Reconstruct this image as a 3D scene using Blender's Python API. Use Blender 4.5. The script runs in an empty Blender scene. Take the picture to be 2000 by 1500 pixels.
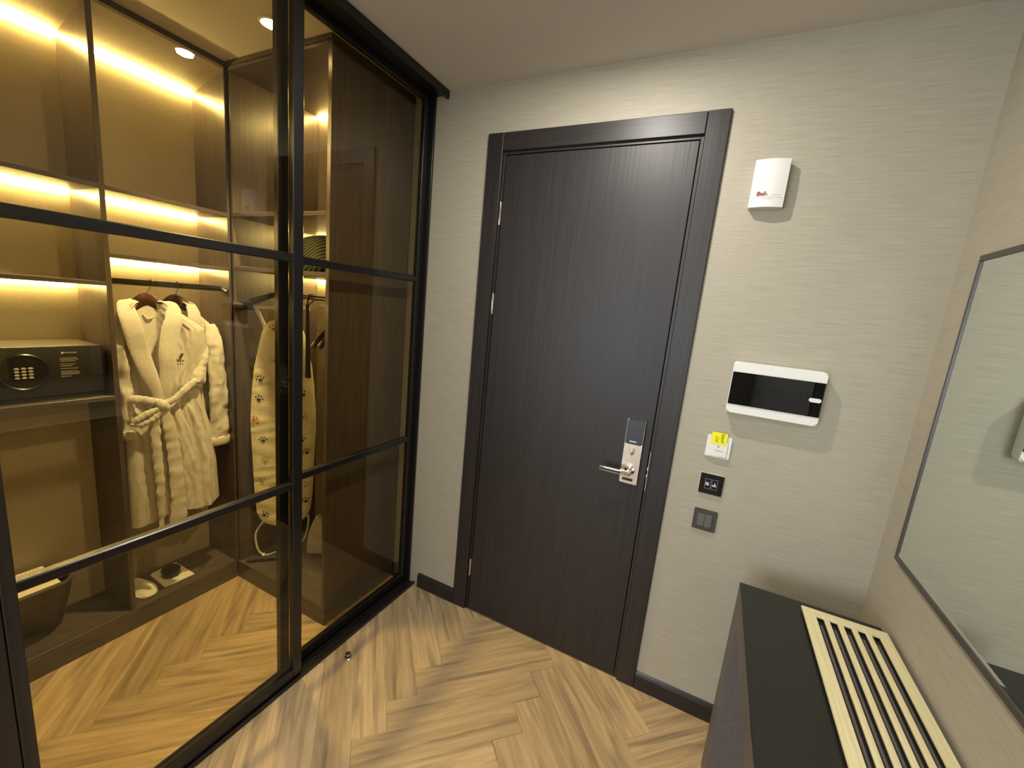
import bpy, bmesh, math, random
from mathutils import Vector, Matrix, noise

random.seed(7)
S = bpy.context.scene
COL = S.collection
PI = math.pi

# ------------------------------------------------------------------ camera
cd = bpy.data.cameras.new('camera')
cam = bpy.data.objects.new('camera', cd); COL.objects.link(cam)
cd.sensor_fit = 'HORIZONTAL'; cd.sensor_width = 36.0
cd.lens = 810.37 / 2000 * 36.0
cd.clip_start = 0.02; cd.clip_end = 100
yaw, pitch, roll = 0.4460, -0.1798, 0.0966
fwd = Vector((-math.sin(yaw)*math.cos(pitch), math.cos(yaw)*math.cos(pitch), math.sin(pitch)))
rgt = Vector((math.cos(yaw), math.sin(yaw), 0)); upv = rgt.cross(fwd)
r2 = rgt*math.cos(roll) + upv*math.sin(roll); u2 = upv*math.cos(roll) - rgt*math.sin(roll)
m = Matrix((r2, u2, -fwd)).transposed().to_4x4(); m.translation = (1.3845, -1.7732, 1.6422)
cam.matrix_world = m
S.camera = cam

# ------------------------------------------------------------------ world, large lights, exposure
S.view_settings.view_transform = 'Standard'; S.view_settings.look = 'None'
S.view_settings.exposure = 0.12; S.view_settings.gamma = 1.0
S.view_settings.use_curve_mapping = False
w = bpy.data.worlds.new('sky'); S.world = w; w.use_nodes = True
w.node_tree.nodes['Background'].inputs[0].default_value = (0.75, 0.87, 1.0, 1)
w.node_tree.nodes['Background'].inputs[1].default_value = 2.0

def area_light(name, loc, rot, sx, sy, power, color):
    ld = bpy.data.lights.new(name, 'AREA'); ld.shape = 'RECTANGLE'; ld.size = sx; ld.size_y = sy
    ld.energy = power; ld.color = color
    o = bpy.data.objects.new(name, ld); COL.objects.link(o); o.location = loc; o.rotation_euler = rot
    return o
# daylight entering by the window at the far end of the room
area_light('window_daylight', (-0.7, -5.92, 1.45), (PI/2, 0, 0), 2.9, 1.9, 120, (0.86, 0.94, 1.0))

H = 2.62; W = 2.0; YREAR = -6.0
LED_COL = (1.0, 0.80, 0.36)

# ------------------------------------------------------------------ materials
def mat(name, col=(0.8,0.8,0.8), rough=0.5, metal=0.0, spec=0.5, **kw):
    M = bpy.data.materials.new(name); M.use_nodes = True
    b = M.node_tree.nodes['Principled BSDF']
    b.inputs['Base Color'].default_value = (*col, 1); b.inputs['Roughness'].default_value = rough
    b.inputs['Metallic'].default_value = metal; b.inputs['Specular IOR Level'].default_value = spec
    for k, v in kw.items():
        b.inputs[k.replace('_', ' ')].default_value = v
    return M

def N(M, t, **props):
    n = M.node_tree.nodes.new(t)
    for k, v in props.items(): setattr(n, k, v)
    return n
def L(M, a, b): M.node_tree.links.new(a, b)

def textured(name, c1, c2, scale, rough=0.5, bump=0.1, bdist=0.002, detail=4.0, spec=0.5, ramp=(0.35, 0.65),
             extra=None, rand=False, distortion=0.0, metal=0.0, rvar=0.0):
    """colour and fine relief from stretched noise in object space: scale = (x, y, z)"""
    M = mat(name, c1, rough, metal, spec); b = M.node_tree.nodes['Principled BSDF']
    tc = N(M, 'ShaderNodeTexCoord'); mp = N(M, 'ShaderNodeMapping')
    L(M, tc.outputs['Object'], mp.inputs['Vector']); mp.inputs['Scale'].default_value = scale
    if rand:
        oi = N(M, 'ShaderNodeObjectInfo'); cm = N(M, 'ShaderNodeVectorMath', operation='SCALE')
        cmb = N(M, 'ShaderNodeCombineXYZ')
        for i in range(3): L(M, oi.outputs['Random'], cmb.inputs[i])
        L(M, cmb.outputs[0], cm.inputs[0]); cm.inputs['Scale'].default_value = 37.0
        L(M, cm.outputs[0], mp.inputs['Location'])
    nz = N(M, 'ShaderNodeTexNoise'); nz.inputs['Scale'].default_value = 1.0
    nz.inputs['Detail'].default_value = detail; nz.inputs['Distortion'].default_value = distortion
    L(M, mp.outputs[0], nz.inputs['Vector'])
    rp = N(M, 'ShaderNodeValToRGB'); rp.color_ramp.elements[0].position = ramp[0]; rp.color_ramp.elements[1].position = ramp[1]
    rp.color_ramp.elements[0].color = (*c1, 1); rp.color_ramp.elements[1].color = (*c2, 1)
    L(M, nz.outputs['Fac'], rp.inputs['Fac'])
    out = rp.outputs['Color']
    if extra:                       # second, larger variation: (colour, scale, strength)
        n2 = N(M, 'ShaderNodeTexNoise'); n2.inputs['Scale'].default_value = 1.0; n2.inputs['Detail'].default_value = 3.0
        n2.inputs['Distortion'].default_value = 0.6
        mp2 = N(M, 'ShaderNodeMapping'); mp2.inputs['Scale'].default_value = extra[1]
        L(M, tc.outputs['Object'], mp2.inputs['Vector']); L(M, mp2.outputs[0], n2.inputs['Vector'])
        if rand: L(M, cm.outputs[0], mp2.inputs['Location'])
        r3 = N(M, 'ShaderNodeValToRGB'); r3.color_ramp.elements[0].position = 0.48; r3.color_ramp.elements[1].position = 0.72
        r3.color_ramp.elements[0].color = (0,0,0,1); r3.color_ramp.elements[1].color = (extra[2],)*3 + (1,)
        L(M, n2.outputs['Fac'], r3.inputs['Fac'])
        mx = N(M, 'ShaderNodeMix', data_type='RGBA'); L(M, r3.outputs['Color'], mx.inputs['Factor'])
        L(M, out, mx.inputs['A']); mx.inputs['B'].default_value = (*extra[0], 1); out = mx.outputs['Result']
    if rand:
        hs = N(M, 'ShaderNodeHueSaturation'); mr = N(M, 'ShaderNodeMapRange')
        L(M, oi.outputs['Random'], mr.inputs['Value']); mr.inputs['To Min'].default_value = 0.80; mr.inputs['To Max'].default_value = 1.12
        L(M, mr.outputs[0], hs.inputs['Value']); L(M, out, hs.inputs['Color']); out = hs.outputs['Color']
    L(M, out, b.inputs['Base Color'])
    if bump:
        bp = N(M, 'ShaderNodeBump'); bp.inputs['Strength'].default_value = bump; bp.inputs['Distance'].default_value = bdist
        L(M, nz.outputs['Fac'], bp.inputs['Height']); L(M, bp.outputs[0], b.inputs['Normal'])
    return M

def emit(name, col, strength):
    M = bpy.data.materials.new(name); M.use_nodes = True; nt = M.node_tree; nt.nodes.clear()
    e = nt.nodes.new('ShaderNodeEmission'); o = nt.nodes.new('ShaderNodeOutputMaterial')
    e.inputs[0].default_value = (*col, 1); e.inputs[1].default_value = strength
    nt.links.new(e.outputs[0], o.inputs[0]); return M

def thin_glass(name, tint, ior=1.5, rough=0.0):
    M = bpy.data.materials.new(name); M.use_nodes = True; nt = M.node_tree; nt.nodes.clear()
    t = nt.nodes.new('ShaderNodeBsdfTransparent'); t.inputs[0].default_value = (*tint, 1)
    g = nt.nodes.new('ShaderNodeBsdfGlossy'); g.inputs['Roughness'].default_value = rough; g.inputs[0].default_value = (1,1,1,1)
    f = nt.nodes.new('ShaderNodeFresnel'); f.inputs[0].default_value = ior
    geo = nt.nodes.new('ShaderNodeNewGeometry')
    mth = nt.nodes.new('ShaderNodeMath'); mth.operation = 'SUBTRACT'; mth.inputs[0].default_value = 1.0
    mu = nt.nodes.new('ShaderNodeMath'); mu.operation = 'MULTIPLY'
    mx = nt.nodes.new('ShaderNodeMixShader'); o = nt.nodes.new('ShaderNodeOutputMaterial')
    nt.links.new(geo.outputs['Backfacing'], mth.inputs[1])
    nt.links.new(f.outputs[0], mu.inputs[0]); nt.links.new(mth.outputs[0], mu.inputs[1])
    nt.links.new(mu.outputs[0], mx.inputs[0]); nt.links.new(t.outputs[0], mx.inputs[1]); nt.links.new(g.outputs[0], mx.inputs[2])
    nt.links.new(mx.outputs[0], o.inputs[0]); return M

M_wall   = textured('wallpaper', (0.36,0.325,0.25), (0.43,0.395,0.31), (9, 9, 210), 0.55, 0.25, 0.0015, 5, ramp=(0.3,0.7))
M_ceil   = mat('ceiling_paint', (0.62,0.58,0.53), 0.9)
M_door   = textured('door_veneer', (0.013,0.0095,0.0090), (0.023,0.0178,0.0168), (70, 70, 2.2), 0.46, 0.5, 0.0012, 6, ramp=(0.3,0.75), distortion=0.3)
M_casing = textured('casing_veneer', (0.014,0.0105,0.0098), (0.024,0.019,0.0178), (70, 70, 2.2), 0.42, 0.4, 0.001, 6, distortion=0.3)
M_casingh= textured('casing_veneer_level', (0.014,0.0105,0.0098), (0.024,0.019,0.0178), (2.2, 70, 70), 0.42, 0.4, 0.001, 6, distortion=0.3)
M_base   = mat('baseboard_black', (0.016,0.013,0.013), 0.35)
M_black  = mat('black_aluminium', (0.010,0.009,0.009), 0.28)
M_blackp = mat('black_plastic', (0.012,0.012,0.013), 0.3)
M_glass  = thin_glass('bronze_glass', (0.90,0.84,0.68), 1.5)
M_wood   = textured('wardrobe_wood', (0.060,0.046,0.038), (0.100,0.078,0.064), (90, 90, 3.0), 0.30, 0.2, 0.0006, 6, ramp=(0.3,0.7), distortion=0.4)
M_woodh  = textured('wardrobe_wood_level', (0.066,0.051,0.043), (0.098,0.078,0.066), (60, 4.0, 60), 0.36, 0.1, 0.0006, 6, ramp=(0.3,0.7), distortion=0.4)
M_woodx  = textured('wardrobe_wood_cross', (0.066,0.051,0.043), (0.098,0.078,0.066), (4.0, 60, 60), 0.36, 0.1, 0.0006, 6, ramp=(0.3,0.7), distortion=0.4)
M_linen  = textured('linen_panel', (0.50,0.43,0.31), (0.57,0.50,0.37), (12, 260, 260), 0.6, 0.15, 0.0006, 3)
M_plank  = textured('oak_plank', (0.40,0.28,0.145), (0.58,0.43,0.25), (3.2, 46, 30), 0.42, 0.18, 0.0008, 6, ramp=(0.28,0.72),
                    extra=((0.22,0.16,0.10), (2.4, 22, 12), 0.9), rand=True, distortion=0.8)
M_floorb = textured('floor_base', (0.25,0.17,0.09), (0.33,0.24,0.14), (3, 30, 30), 0.5, 0.05)
M_led    = emit('led_strip_light', LED_COL, 190.0)
M_lens   = emit('downlight_lens', (1.0, 0.90, 0.74), 60.0)
M_lensw  = emit('closet_downlight_lens', (1.0, 0.76, 0.36), 60.0)
M_white  = mat('white_plastic', (0.80,0.79,0.75), 0.32)
M_whitem = mat('white_metal_ring', (0.75,0.74,0.72), 0.3)
M_smoke  = mat('smoked_cover', (0.006,0.006,0.008), 0.06, spec=0.6)
M_chrome = mat('chrome', (0.80,0.76,0.72), 0.16, 1.0)
M_satin  = textured('satin_nickel', (0.62,0.54,0.46), (0.72,0.63,0.54), (300, 300, 30), 0.30, 0.0, metal=1.0)
M_lockb  = mat('lock_cover_black', (0.030,0.036,0.042), 0.35)
M_grey   = mat('grey_switch_frame', (0.055,0.051,0.046), 0.4)
M_greyl  = mat('grey_switch_rocker', (0.115,0.110,0.106), 0.4)
M_yellow = mat('yellow_card', (0.90,0.85,0.0), 0.45)
M_ink    = mat('ink', (0.02,0.02,0.02), 0.6)
M_redink = mat('red_ink', (0.42,0.06,0.03), 0.5)
M_greyink= mat('grey_ink', (0.30,0.31,0.29), 0.5)
M_whiteink = mat('white_print', (0.75,0.75,0.80), 0.5)
M_dimink = mat('dim_print', (0.33,0.30,0.24), 0.5)
M_mirror = mat('mirror_silver', (0.80,0.85,0.81), 0.015, 1.0)
M_mframe = mat('mirror_frame', (0.060,0.048,0.046), 0.35)
M_ctop   = textured('console_top_black', (0.012,0.012,0.011), (0.020,0.020,0.018), (500, 500, 500), 0.32, 0.0)
M_cbody  = textured('console_wood', (0.105,0.090,0.088), (0.130,0.112,0.109), (120, 6, 120), 0.5, 0.1, 0.0006)
M_grille = textured('grille_pale_wood', (0.74,0.66,0.38), (0.84,0.77,0.47), (160, 3, 60), 0.42, 0.06, 0.0004, 4)
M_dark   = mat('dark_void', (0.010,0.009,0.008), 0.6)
M_terry  = textured('terry_cloth', (0.60,0.565,0.50), (0.70,0.66,0.59), (300, 300, 300), 0.95, 0.6, 0.003, 3, spec=0.15)
M_embr   = mat('embroidery', (0.10,0.055,0.02), 0.7)
M_hanger = textured('hanger_wood', (0.045,0.014,0.010), (0.085,0.030,0.020), (60, 8, 60), 0.28, 0.05)
M_rod    = mat('bronze_rod', (0.10,0.085,0.075), 0.35, 0.8)
M_safe   = textured('safe_powder_coat', (0.016,0.015,0.014), (0.024,0.022,0.020), (600, 600, 600), 0.4, 0.1, 0.0004)
M_safe_lit  = mat('safe_lit_top', (0.10,0.092,0.082), 0.38)  # same powder coat lightened: LED light on the top put into the colour
M_key    = mat('key_grey', (0.42,0.39,0.36), 0.45)
M_cover  = textured('ironing_cover', (0.72,0.66,0.44), (0.80,0.74,0.50), (40, 40, 60), 0.85, 0.35, 0.004, 3)
M_paw    = mat('paw_dark', (0.055,0.065,0.055), 0.8)
M_pawr   = mat('paw_red', (0.52,0.13,0.05), 0.8)
M_pawf   = mat('paw_faded', (0.45,0.40,0.18), 0.8)
M_tube   = mat('white_tube', (0.72,0.70,0.64), 0.35)
M_rubber = mat('black_rubber', (0.020,0.018,0.017), 0.6)
M_iron   = mat('iron_white', (0.58,0.55,0.50), 0.35)
M_paper  = mat('paper', (0.86,0.80,0.60), 0.8)
M_slip   = textured('slipper_cloth', (0.70,0.66,0.56), (0.80,0.76,0.66), (200, 200, 200), 0.9, 0.3, 0.001)
M_basket = textured('basket_leather', (0.055,0.040,0.030), (0.090,0.068,0.052), (40, 8, 80), 0.5, 0.3, 0.001)
M_gasket = mat('seal_black', (0.004,0.004,0.004), 0.7)

def leaf_mat():
    M = mat('palm_print', (0.1,0.13,0.05), 0.8); b = M.node_tree.nodes['Principled BSDF']
    tc = N(M, 'ShaderNodeTexCoord'); wv = N(M, 'ShaderNodeTexWave', wave_type='BANDS', bands_direction='Z')
    mp = N(M, 'ShaderNodeMapping'); mp.inputs['Rotation'].default_value = (0, 0.35, 0); L(M, tc.outputs['Object'], mp.inputs[0])
    L(M, mp.outputs[0], wv.inputs[0]); wv.inputs['Scale'].default_value = 24; wv.inputs['Distortion'].default_value = 5.0
    wv.inputs['Detail Scale'].default_value = 0.35; wv.inputs['Detail'].default_value = 1.0
    r = N(M, 'ShaderNodeValToRGB'); r.color_ramp.elements[0].color = (0.022,0.035,0.012,1); r.color_ramp.elements[1].color = (0.30,0.34,0.20,1)
    r.color_ramp.elements[0].position = 0.3; r.color_ramp.elements[1].position = 0.75
    L(M, wv.outputs['Color'], r.inputs[0]); L(M, r.outputs[0], b.inputs['Base Color']); return M
M_palm = leaf_mat()

# ------------------------------------------------------------------ geometry helpers (all coordinates are world metres)
ROOT = {}
def link(o):
    COL.objects.link(o); return o

def thing(name, loc, label, cat, group=None, rotz=0.0):
    o = link(bpy.data.objects.new(name, None)); o.empty_display_size = 0.05
    o.location = loc; o.rotation_euler = (0, 0, rotz)
    o['label'] = label; o['category'] = cat
    if group: o['group'] = group
    ROOT[o.name] = (Vector(loc), rotz); return o

def tag(o, label, cat, group=None):
    o['label'] = label; o['category'] = cat
    if group: o['group'] = group
    return o

def mesh_obj(name, bm, material, parent=None, smooth=False, base=None, local=False, structure=False):
    """link a bmesh as one object; world coordinates unless local=True"""
    me = bpy.data.meshes.new(name)
    if parent is not None:
        rl, rz = ROOT[parent.name]
        if not local:
            bm.transform(Matrix.Rotation(-rz, 4, 'Z') @ Matrix.Translation(-rl))
        key = (rl, rz)
    else:
        b = Vector(base) if base is not None else Vector((0,0,0))
        if not local: bm.transform(Matrix.Translation(-b))
        key = (b, 0.0)
    bmesh.ops.recalc_face_normals(bm, faces=bm.faces[:])
    bm.to_mesh(me); bm.free()
    if smooth:
        for p in me.polygons: p.use_smooth = True
    mats = material if isinstance(material, (list, tuple)) else [material]
    for mm in mats: me.materials.append(mm)
    o = link(bpy.data.objects.new(name, me))
    if parent is not None: o.parent = parent
    else: o.location = key[0]
    if structure: o['kind'] = 'structure'
    ROOT[o.name] = key
    return o

def auto_smooth(o, ang=35):
    for p in o.data.polygons: p.use_smooth = True
    try:
        bm = bmesh.new(); bm.from_mesh(o.data)
        for e in bm.edges:
            if len(e.link_faces) == 2 and e.calc_face_angle(0) > math.radians(ang): e.smooth = False
        bm.to_mesh(o.data); bm.free()
    except Exception: pass
    return o

def box(bm, x0, x1, y0, y1, z0, z1, bev=0.0, seg=1):
    r = bmesh.ops.create_cube(bm, size=1.0)
    vs = r['verts']
    bmesh.ops.scale(bm, vec=(abs(x1-x0), abs(y1-y0), abs(z1-z0)), verts=vs)
    bmesh.ops.translate(bm, vec=((x0+x1)/2, (y0+y1)/2, (z0+z1)/2), verts=vs)
    if bev > 0:
        es = list({e for v in vs for e in v.link_edges})
        bmesh.ops.bevel(bm, geom=es, offset=bev, segments=seg, affect='EDGES', profile=0.5)
    return bm

def Box(x0, x1, y0, y1, z0, z1, bev=0.0, seg=1):
    return box(bmesh.new(), x0, x1, y0, y1, z0, z1, bev, seg)

def prism(pts, axis, a, b, bm=None, bev=0.0, seg=1):
    """extrude a 2-D polygon along an axis; pts are the two other coordinates in xyz order"""
    bm = bm or bmesh.new()
    def P(p, t):
        return {0: (t, p[0], p[1]), 1: (p[0], t, p[1]), 2: (p[0], p[1], t)}[axis]
    v0 = [bm.verts.new(P(p, a)) for p in pts]; v1 = [bm.verts.new(P(p, b)) for p in pts]
    n = len(pts); fs = [bm.faces.new(v0), bm.faces.new(v1[::-1])]
    for i in range(n): bm.faces.new((v0[i], v1[i], v1[(i+1) % n], v0[(i+1) % n]))
    if bev > 0:
        es = list({e for f in fs for e in f.edges})
        bmesh.ops.bevel(bm, geom=es, offset=bev, segments=seg, affect='EDGES')
    return bm

def rrect(cx, cy, w, h, r, n=6):
    out = []
    for (sx, sy, a0) in ((1,1,0), (-1,1,PI/2), (-1,-1,PI), (1,-1,1.5*PI)):
        for i in range(n+1):
            a = a0 + PI/2*i/n
            out.append((cx + sx*(w/2-r) + r*math.cos(a), cy + sy*(h/2-r) + r*math.sin(a)))
    return out

def tube(pts, r, bm=None, n=10, closed=False, cap=True, flat=1.0, up=None):
    """sweep an ellipse (r, r*flat) along pts; r may be a list"""
    bm = bm or bmesh.new(); pts = [Vector(p) for p in pts]; k = len(pts)
    rs = r if isinstance(r, (list, tuple)) else [r]*k
    rings = []; prev = None
    for i in range(k):
        if closed: t = (pts[(i+1) % k] - pts[i-1]).normalized()
        else: t = (pts[min(i+1, k-1)] - pts[max(i-1, 0)]).normalized()
        ref = Vector(up) if up is not None else (prev if prev is not None else (Vector((0,0,1)) if abs(t.z) < 0.9 else Vector((0,1,0))))
        a = ref - t*ref.dot(t)
        if a.length < 1e-4: a = Vector((1,0,0)) - t*t.x
        a.normalize(); b = t.cross(a); prev = a
        rings.append([bm.verts.new(pts[i] + a*rs[i]*math.cos(2*PI*j/n) + b*rs[i]*flat*math.sin(2*PI*j/n)) for j in range(n)])
    for i in range(k if closed else k-1):
        p, q = rings[i], rings[(i+1) % k]
        for j in range(n): bm.faces.new((p[j], p[(j+1) % n], q[(j+1) % n], q[j]))
    if cap and not closed:
        bm.faces.new(rings[0][::-1]); bm.faces.new(rings[-1])
    return bm

def lathe(prof, c, bm=None, n=24, axis=2):
    """prof = [(radius, height)...] around an axis through c"""
    bm = bm or bmesh.new(); c = Vector(c); rings = []
    for (r, h) in prof:
        ring = []
        for j in range(n):
            a = 2*PI*j/n; u, v = r*math.cos(a), r*math.sin(a)
            d = {2: (u, v, h), 1: (u, h, v), 0: (h, u, v)}[axis]
            ring.append(bm.verts.new(c + Vector(d)))
        rings.append(ring)
    for p, q in zip(rings, rings[1:]):
        for j in range(n): bm.faces.new((p[j], p[(j+1) % n], q[(j+1) % n], q[j]))
    bm.faces.new(rings[0]); bm.faces.new(rings[-1])
    return bm

def grid(fn, nu, nv, bm=None, closed_u=False):
    bm = bm or bmesh.new()
    V = [[bm.verts.new(fn(i/(nu if closed_u else nu-1), j/(nv-1))) for i in range(nu)] for j in range(nv)]
    for j in range(nv-1):
        for i in range(nu if closed_u else nu-1):
            bm.faces.new((V[j][i], V[j][(i+1) % nu], V[j+1][(i+1) % nu], V[j+1][i]))
    return bm

def lerp_tab(tab, z):
    """piecewise linear in a table [(z, value)...] with rising z, smoothed"""
    if z <= tab[0][0]: return tab[0][1]
    for (a, va), (b, vb) in zip(tab, tab[1:]):
        if z <= b:
            t = (z-a)/(b-a); return va + (vb-va)*t
    return tab[-1][1]

def smooth(a, b, x):
    t = max(0.0, min(1.0, (x-a)/(b-a))); return t*t*(3-2*t)

def spline(pts, n=8):
    P = [Vector(p) for p in pts]; out = []
    for i in range(len(P)-1):
        p0, p1, p2, p3 = P[max(i-1,0)], P[i], P[i+1], P[min(i+2, len(P)-1)]
        for k in range(n):
            t = k/n
            out.append(0.5*((2*p1) + (p2-p0)*t + (2*p0-5*p1+4*p2-p3)*t*t + (3*p1-p0-3*p2+p3)*t**3))
    out.append(P[-1]); return out

def text_obj(name, body, size, loc, right, up, material, parent, extrude=0.0004, align='LEFT', shear=0.0):
    c = bpy.data.curves.new(name, 'FONT'); c.body = body; c.size = size; c.extrude = extrude; c.align_x = align; c.shear = shear
    c.resolution_u = 2
    t = bpy.data.objects.new(name, c); COL.objects.link(t)
    bpy.context.view_layer.update()
    me = bpy.data.meshes.new_from_object(t)
    bpy.data.objects.remove(t); bpy.data.curves.remove(c)
    r, u = Vector(right).normalized(), Vector(up).normalized()
    mt = Matrix((r, u, r.cross(u))).transposed().to_4x4(); mt.translation = loc
    me.transform(mt)
    bm = bmesh.new(); bm.from_mesh(me); bpy.data.meshes.remove(me)
    return mesh_obj(name, bm, material, parent)

# ================================================================== THE SETTING
# floor: base slab and herringbone planks
floor = mesh_obj('floor', Box(-3.1, W+0.12, YREAR-0.1, 0.12, -0.06, -0.008), M_floorb, structure=True)
PW, PL = 0.1282, 0.641
O0 = Vector((0.407, -0.4585)); U = Vector((1,1)).normalized(); V_ = Vector((1,-1)).normalized()
def clip(poly, x0, x1, y0, y1):
    for (ax, val, keep) in ((0,x0,1), (0,x1,-1), (1,y0,1), (1,y1,-1)):
        out = []
        for i in range(len(poly)):
            a, b = poly[i-1], poly[i]
            ia, ib = keep*(a[ax]-val) >= 0, keep*(b[ax]-val) >= 0
            if ia != ib:
                t = (val-a[ax])/(b[ax]-a[ax]); out.append(a + (b-a)*t)
            if ib: out.append(b)
        poly = out
        if len(poly) < 3: return []
    return poly
def plank(corners, ang, x0, x1, y0, y1):
    p = clip(corners, x0, x1, y0, y1)
    if len(p) < 3: return
    area = abs(sum(p[i-1].x*p[i].y - p[i].x*p[i-1].y for i in range(len(p))))/2
    if area < 0.0008: return
    c = sum(p, Vector((0,0)))/len(p)
    R = Matrix.Rotation(-ang, 2)
    loc = []
    for q in p:
        v = R @ (q-c)
        if not loc or (v-loc[-1]).length > 1e-4: loc.append(v)
    bm = bmesh.new()
    n = len(loc); cen = sum(loc, Vector((0,0)))/n
    top = [bm.verts.new((*(q + (cen-q).normalized()*0.0015), 0.0)) for q in loc]
    mid = [bm.verts.new((*(q + (cen-q).normalized()*0.0004), -0.0013)) for q in loc]
    bot = [bm.verts.new((*q, -0.008)) for q in loc]
    bm.faces.new(top)
    for A, B in ((top, mid), (mid, bot)):
        for i in range(n): bm.faces.new((A[i], B[i], B[(i+1) % n], A[(i+1) % n]))
    o = mesh_obj('plank', bm, M_plank, floor, local=True)
    o.location = (c.x, c.y, 0); o.rotation_euler = (0, 0, ang)
for n_ in range(-3, 4):
    for k in range(-22, 26):
        for kind in (0, 1):
            u0 = k*PW + 2*PL*n_ + (PL if kind else 0); v0 = -k*PW
            lu, lv = (PW, PL) if kind else (PL, PW)
            cs = [O0 + U*(u0+a*lu) + V_*(v0+b*lv) for a, b in ((0,0), (1,0), (1,1), (0,1))]
            ang = -PI/4 if kind else PI/4
            plank(cs, ang, 0.0, W, -2.35, -0.001)
            plank(cs, ang, -0.83, 0.0, -1.488, -0.001)

ceiling = mesh_obj('ceiling', Box(-3.1, W+0.12, YREAR-0.1, 0.12, H, H+0.08), M_ceil, structure=True)
# wall with the entry door, built round the opening
DX0, DX1, DZ = 0.378, 1.226, 2.337
bm = bmesh.new()
box(bm, -1.15, DX0, 0, 0.12, 0, H); box(bm, DX1, W+0.12, 0, 0.12, 0, H); box(bm, DX0, DX1, 0, 0.12, DZ, H)
wall_back = mesh_obj('wall_back', bm, M_wall, structure=True)
mesh_obj('wall_right', Box(W, W+0.12, YREAR, 0, 0, H), M_wall, structure=True)
mesh_obj('wall_left', Box(-0.1, 0.028, -2.4, -1.625, 0, H), M_wall, structure=True)
mesh_obj('wall_bedroom_front', Box(-3.0, -0.1, -2.4, -2.28, 0, H), M_wall, structure=True)
mesh_obj('wall_bedroom_left', Box(-3.1, -3.0, YREAR, -2.28, 0, H), M_wall, structure=True)
mesh_obj('wall_closet_back', Box(-1.15, -1.105, -1.70, 0, 0, H), M_wall, structure=True)
mesh_obj('wall_closet_left', Box(-1.105, -0.1, -1.70, -1.63, 0, H), M_wall, structure=True)
wx0, wx1, wz0, wz1 = -2.2, 0.8, 0.45, 2.45
bm = bmesh.new()
box(bm, -3.1, wx0, YREAR-0.1, YREAR, 0, H); box(bm, wx1, W+0.12, YREAR-0.1, YREAR, 0, H)
box(bm, wx0, wx1, YREAR-0.1, YREAR, 0, wz0); box(bm, wx0, wx1, YREAR-0.1, YREAR, wz1, H)
mesh_obj('wall_rear', bm, M_wall, structure=True)
win = mesh_obj('window_1', Box(wx0, wx1, YREAR-0.05, YREAR-0.045, wz0, wz1), thin_glass('window_glass', (0.97,0.98,0.98)), structure=True)
for x in (wx0, -0.73, wx1-0.06): mesh_obj('window_frame', Box(x, x+0.06, YREAR-0.07, YREAR-0.01, wz0, wz1), M_white, win)
for z in (wz0, wz1-0.06): mesh_obj('window_frame', Box(wx0+0.06, wx1-0.06, YREAR-0.07, YREAR-0.01, z, z+0.06), M_white, win)

# dark casing at the near end of the glass partition
tr = mesh_obj('trim_1', Box(0.0335, 0.046, -1.514, -1.4890, 0, H, 0.002), M_casing, structure=True)
mesh_obj('casing_board', Box(0.0305, 0.043, -1.625, -1.5145, 0, H, 0.003), M_casing, tr)

# baseboards
def baseboard(name, x0, x1):
    prof = [(0.0,0.0), (-0.014,0.0), (-0.014,0.068), (-0.010,0.078), (0.0,0.084)]
    return mesh_obj(name, prism(prof, 0, x0, x1), M_base, structure=True)
baseboard('baseboard_back', 0.056, 0.304)
baseboard('baseboard_back', 1.300, W)
baseboard('baseboard_back', -0.130, -0.058)
prof = [(0.0,0.0), (-0.014,0.0), (-0.014,0.068), (-0.010,0.078), (0.0,0.084)]
mesh_obj('baseboard_right', prism([(W+p, z) for p, z in prof], 1, YREAR, -0.015), M_base, structure=True)

# ------------------------------------------------------------------ entry door
door = link(bpy.data.objects.new('door_1', None)); door.location = (0.8, 0, 0); door['kind'] = 'structure'
door['label'] = 'dark brown veneered entry door with chrome lever lock'
ROOT[door.name] = (Vector((0.8,0,0)), 0.0)
leaf = mesh_obj('leaf', Box(0.3975, 1.2045, 0.003, 0.045, 0.006, 2.3155, 0.0015), M_door, door)
# jamb with its stop, butt-jointed casing boards
for (x0, x1) in ((0.378, 0.3945), (1.2075, 1.226)):
    mesh_obj('jamb', Box(x0, x1, 0.001, 0.12, 0, 2.337, 0.001), M_casing, door)
mesh_obj('jamb', Box(0.3945, 1.2075, 0.001, 0.12, 2.3185, 2.337, 0.001), M_casingh, door)
mesh_obj('casing', Box(0.3049, 0.384, -0.014, 0.0, 0, 2.408, 0.0025), M_casing, door)
mesh_obj('casing', Box(1.220, 1.2986, -0.014, 0.0, 0, 2.408, 0.0025), M_casing, door)
mesh_obj('casing', Box(0.3845, 1.2195, -0.013, 0.0, 2.3305, 2.4078, 0.0025), M_casingh, door)
mesh_obj('seal', Box(0.3945, 1.2075, 0.046, 0.06, 0.0, 2.3185), M_gasket, door)
for z in (2.066, 1.655, 0.251):
    bm = lathe([(0.0030,-0.052), (0.0036,-0.050), (0.0036,0.050), (0.0030,0.052)], (0.3905, -0.0015, z), n=12)
    box(bm, 0.3930, 0.3965, 0.0005, 0.0035, z-0.048, z+0.048)
    auto_smooth(mesh_obj('hinge', bm, M_chrome, door))

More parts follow.
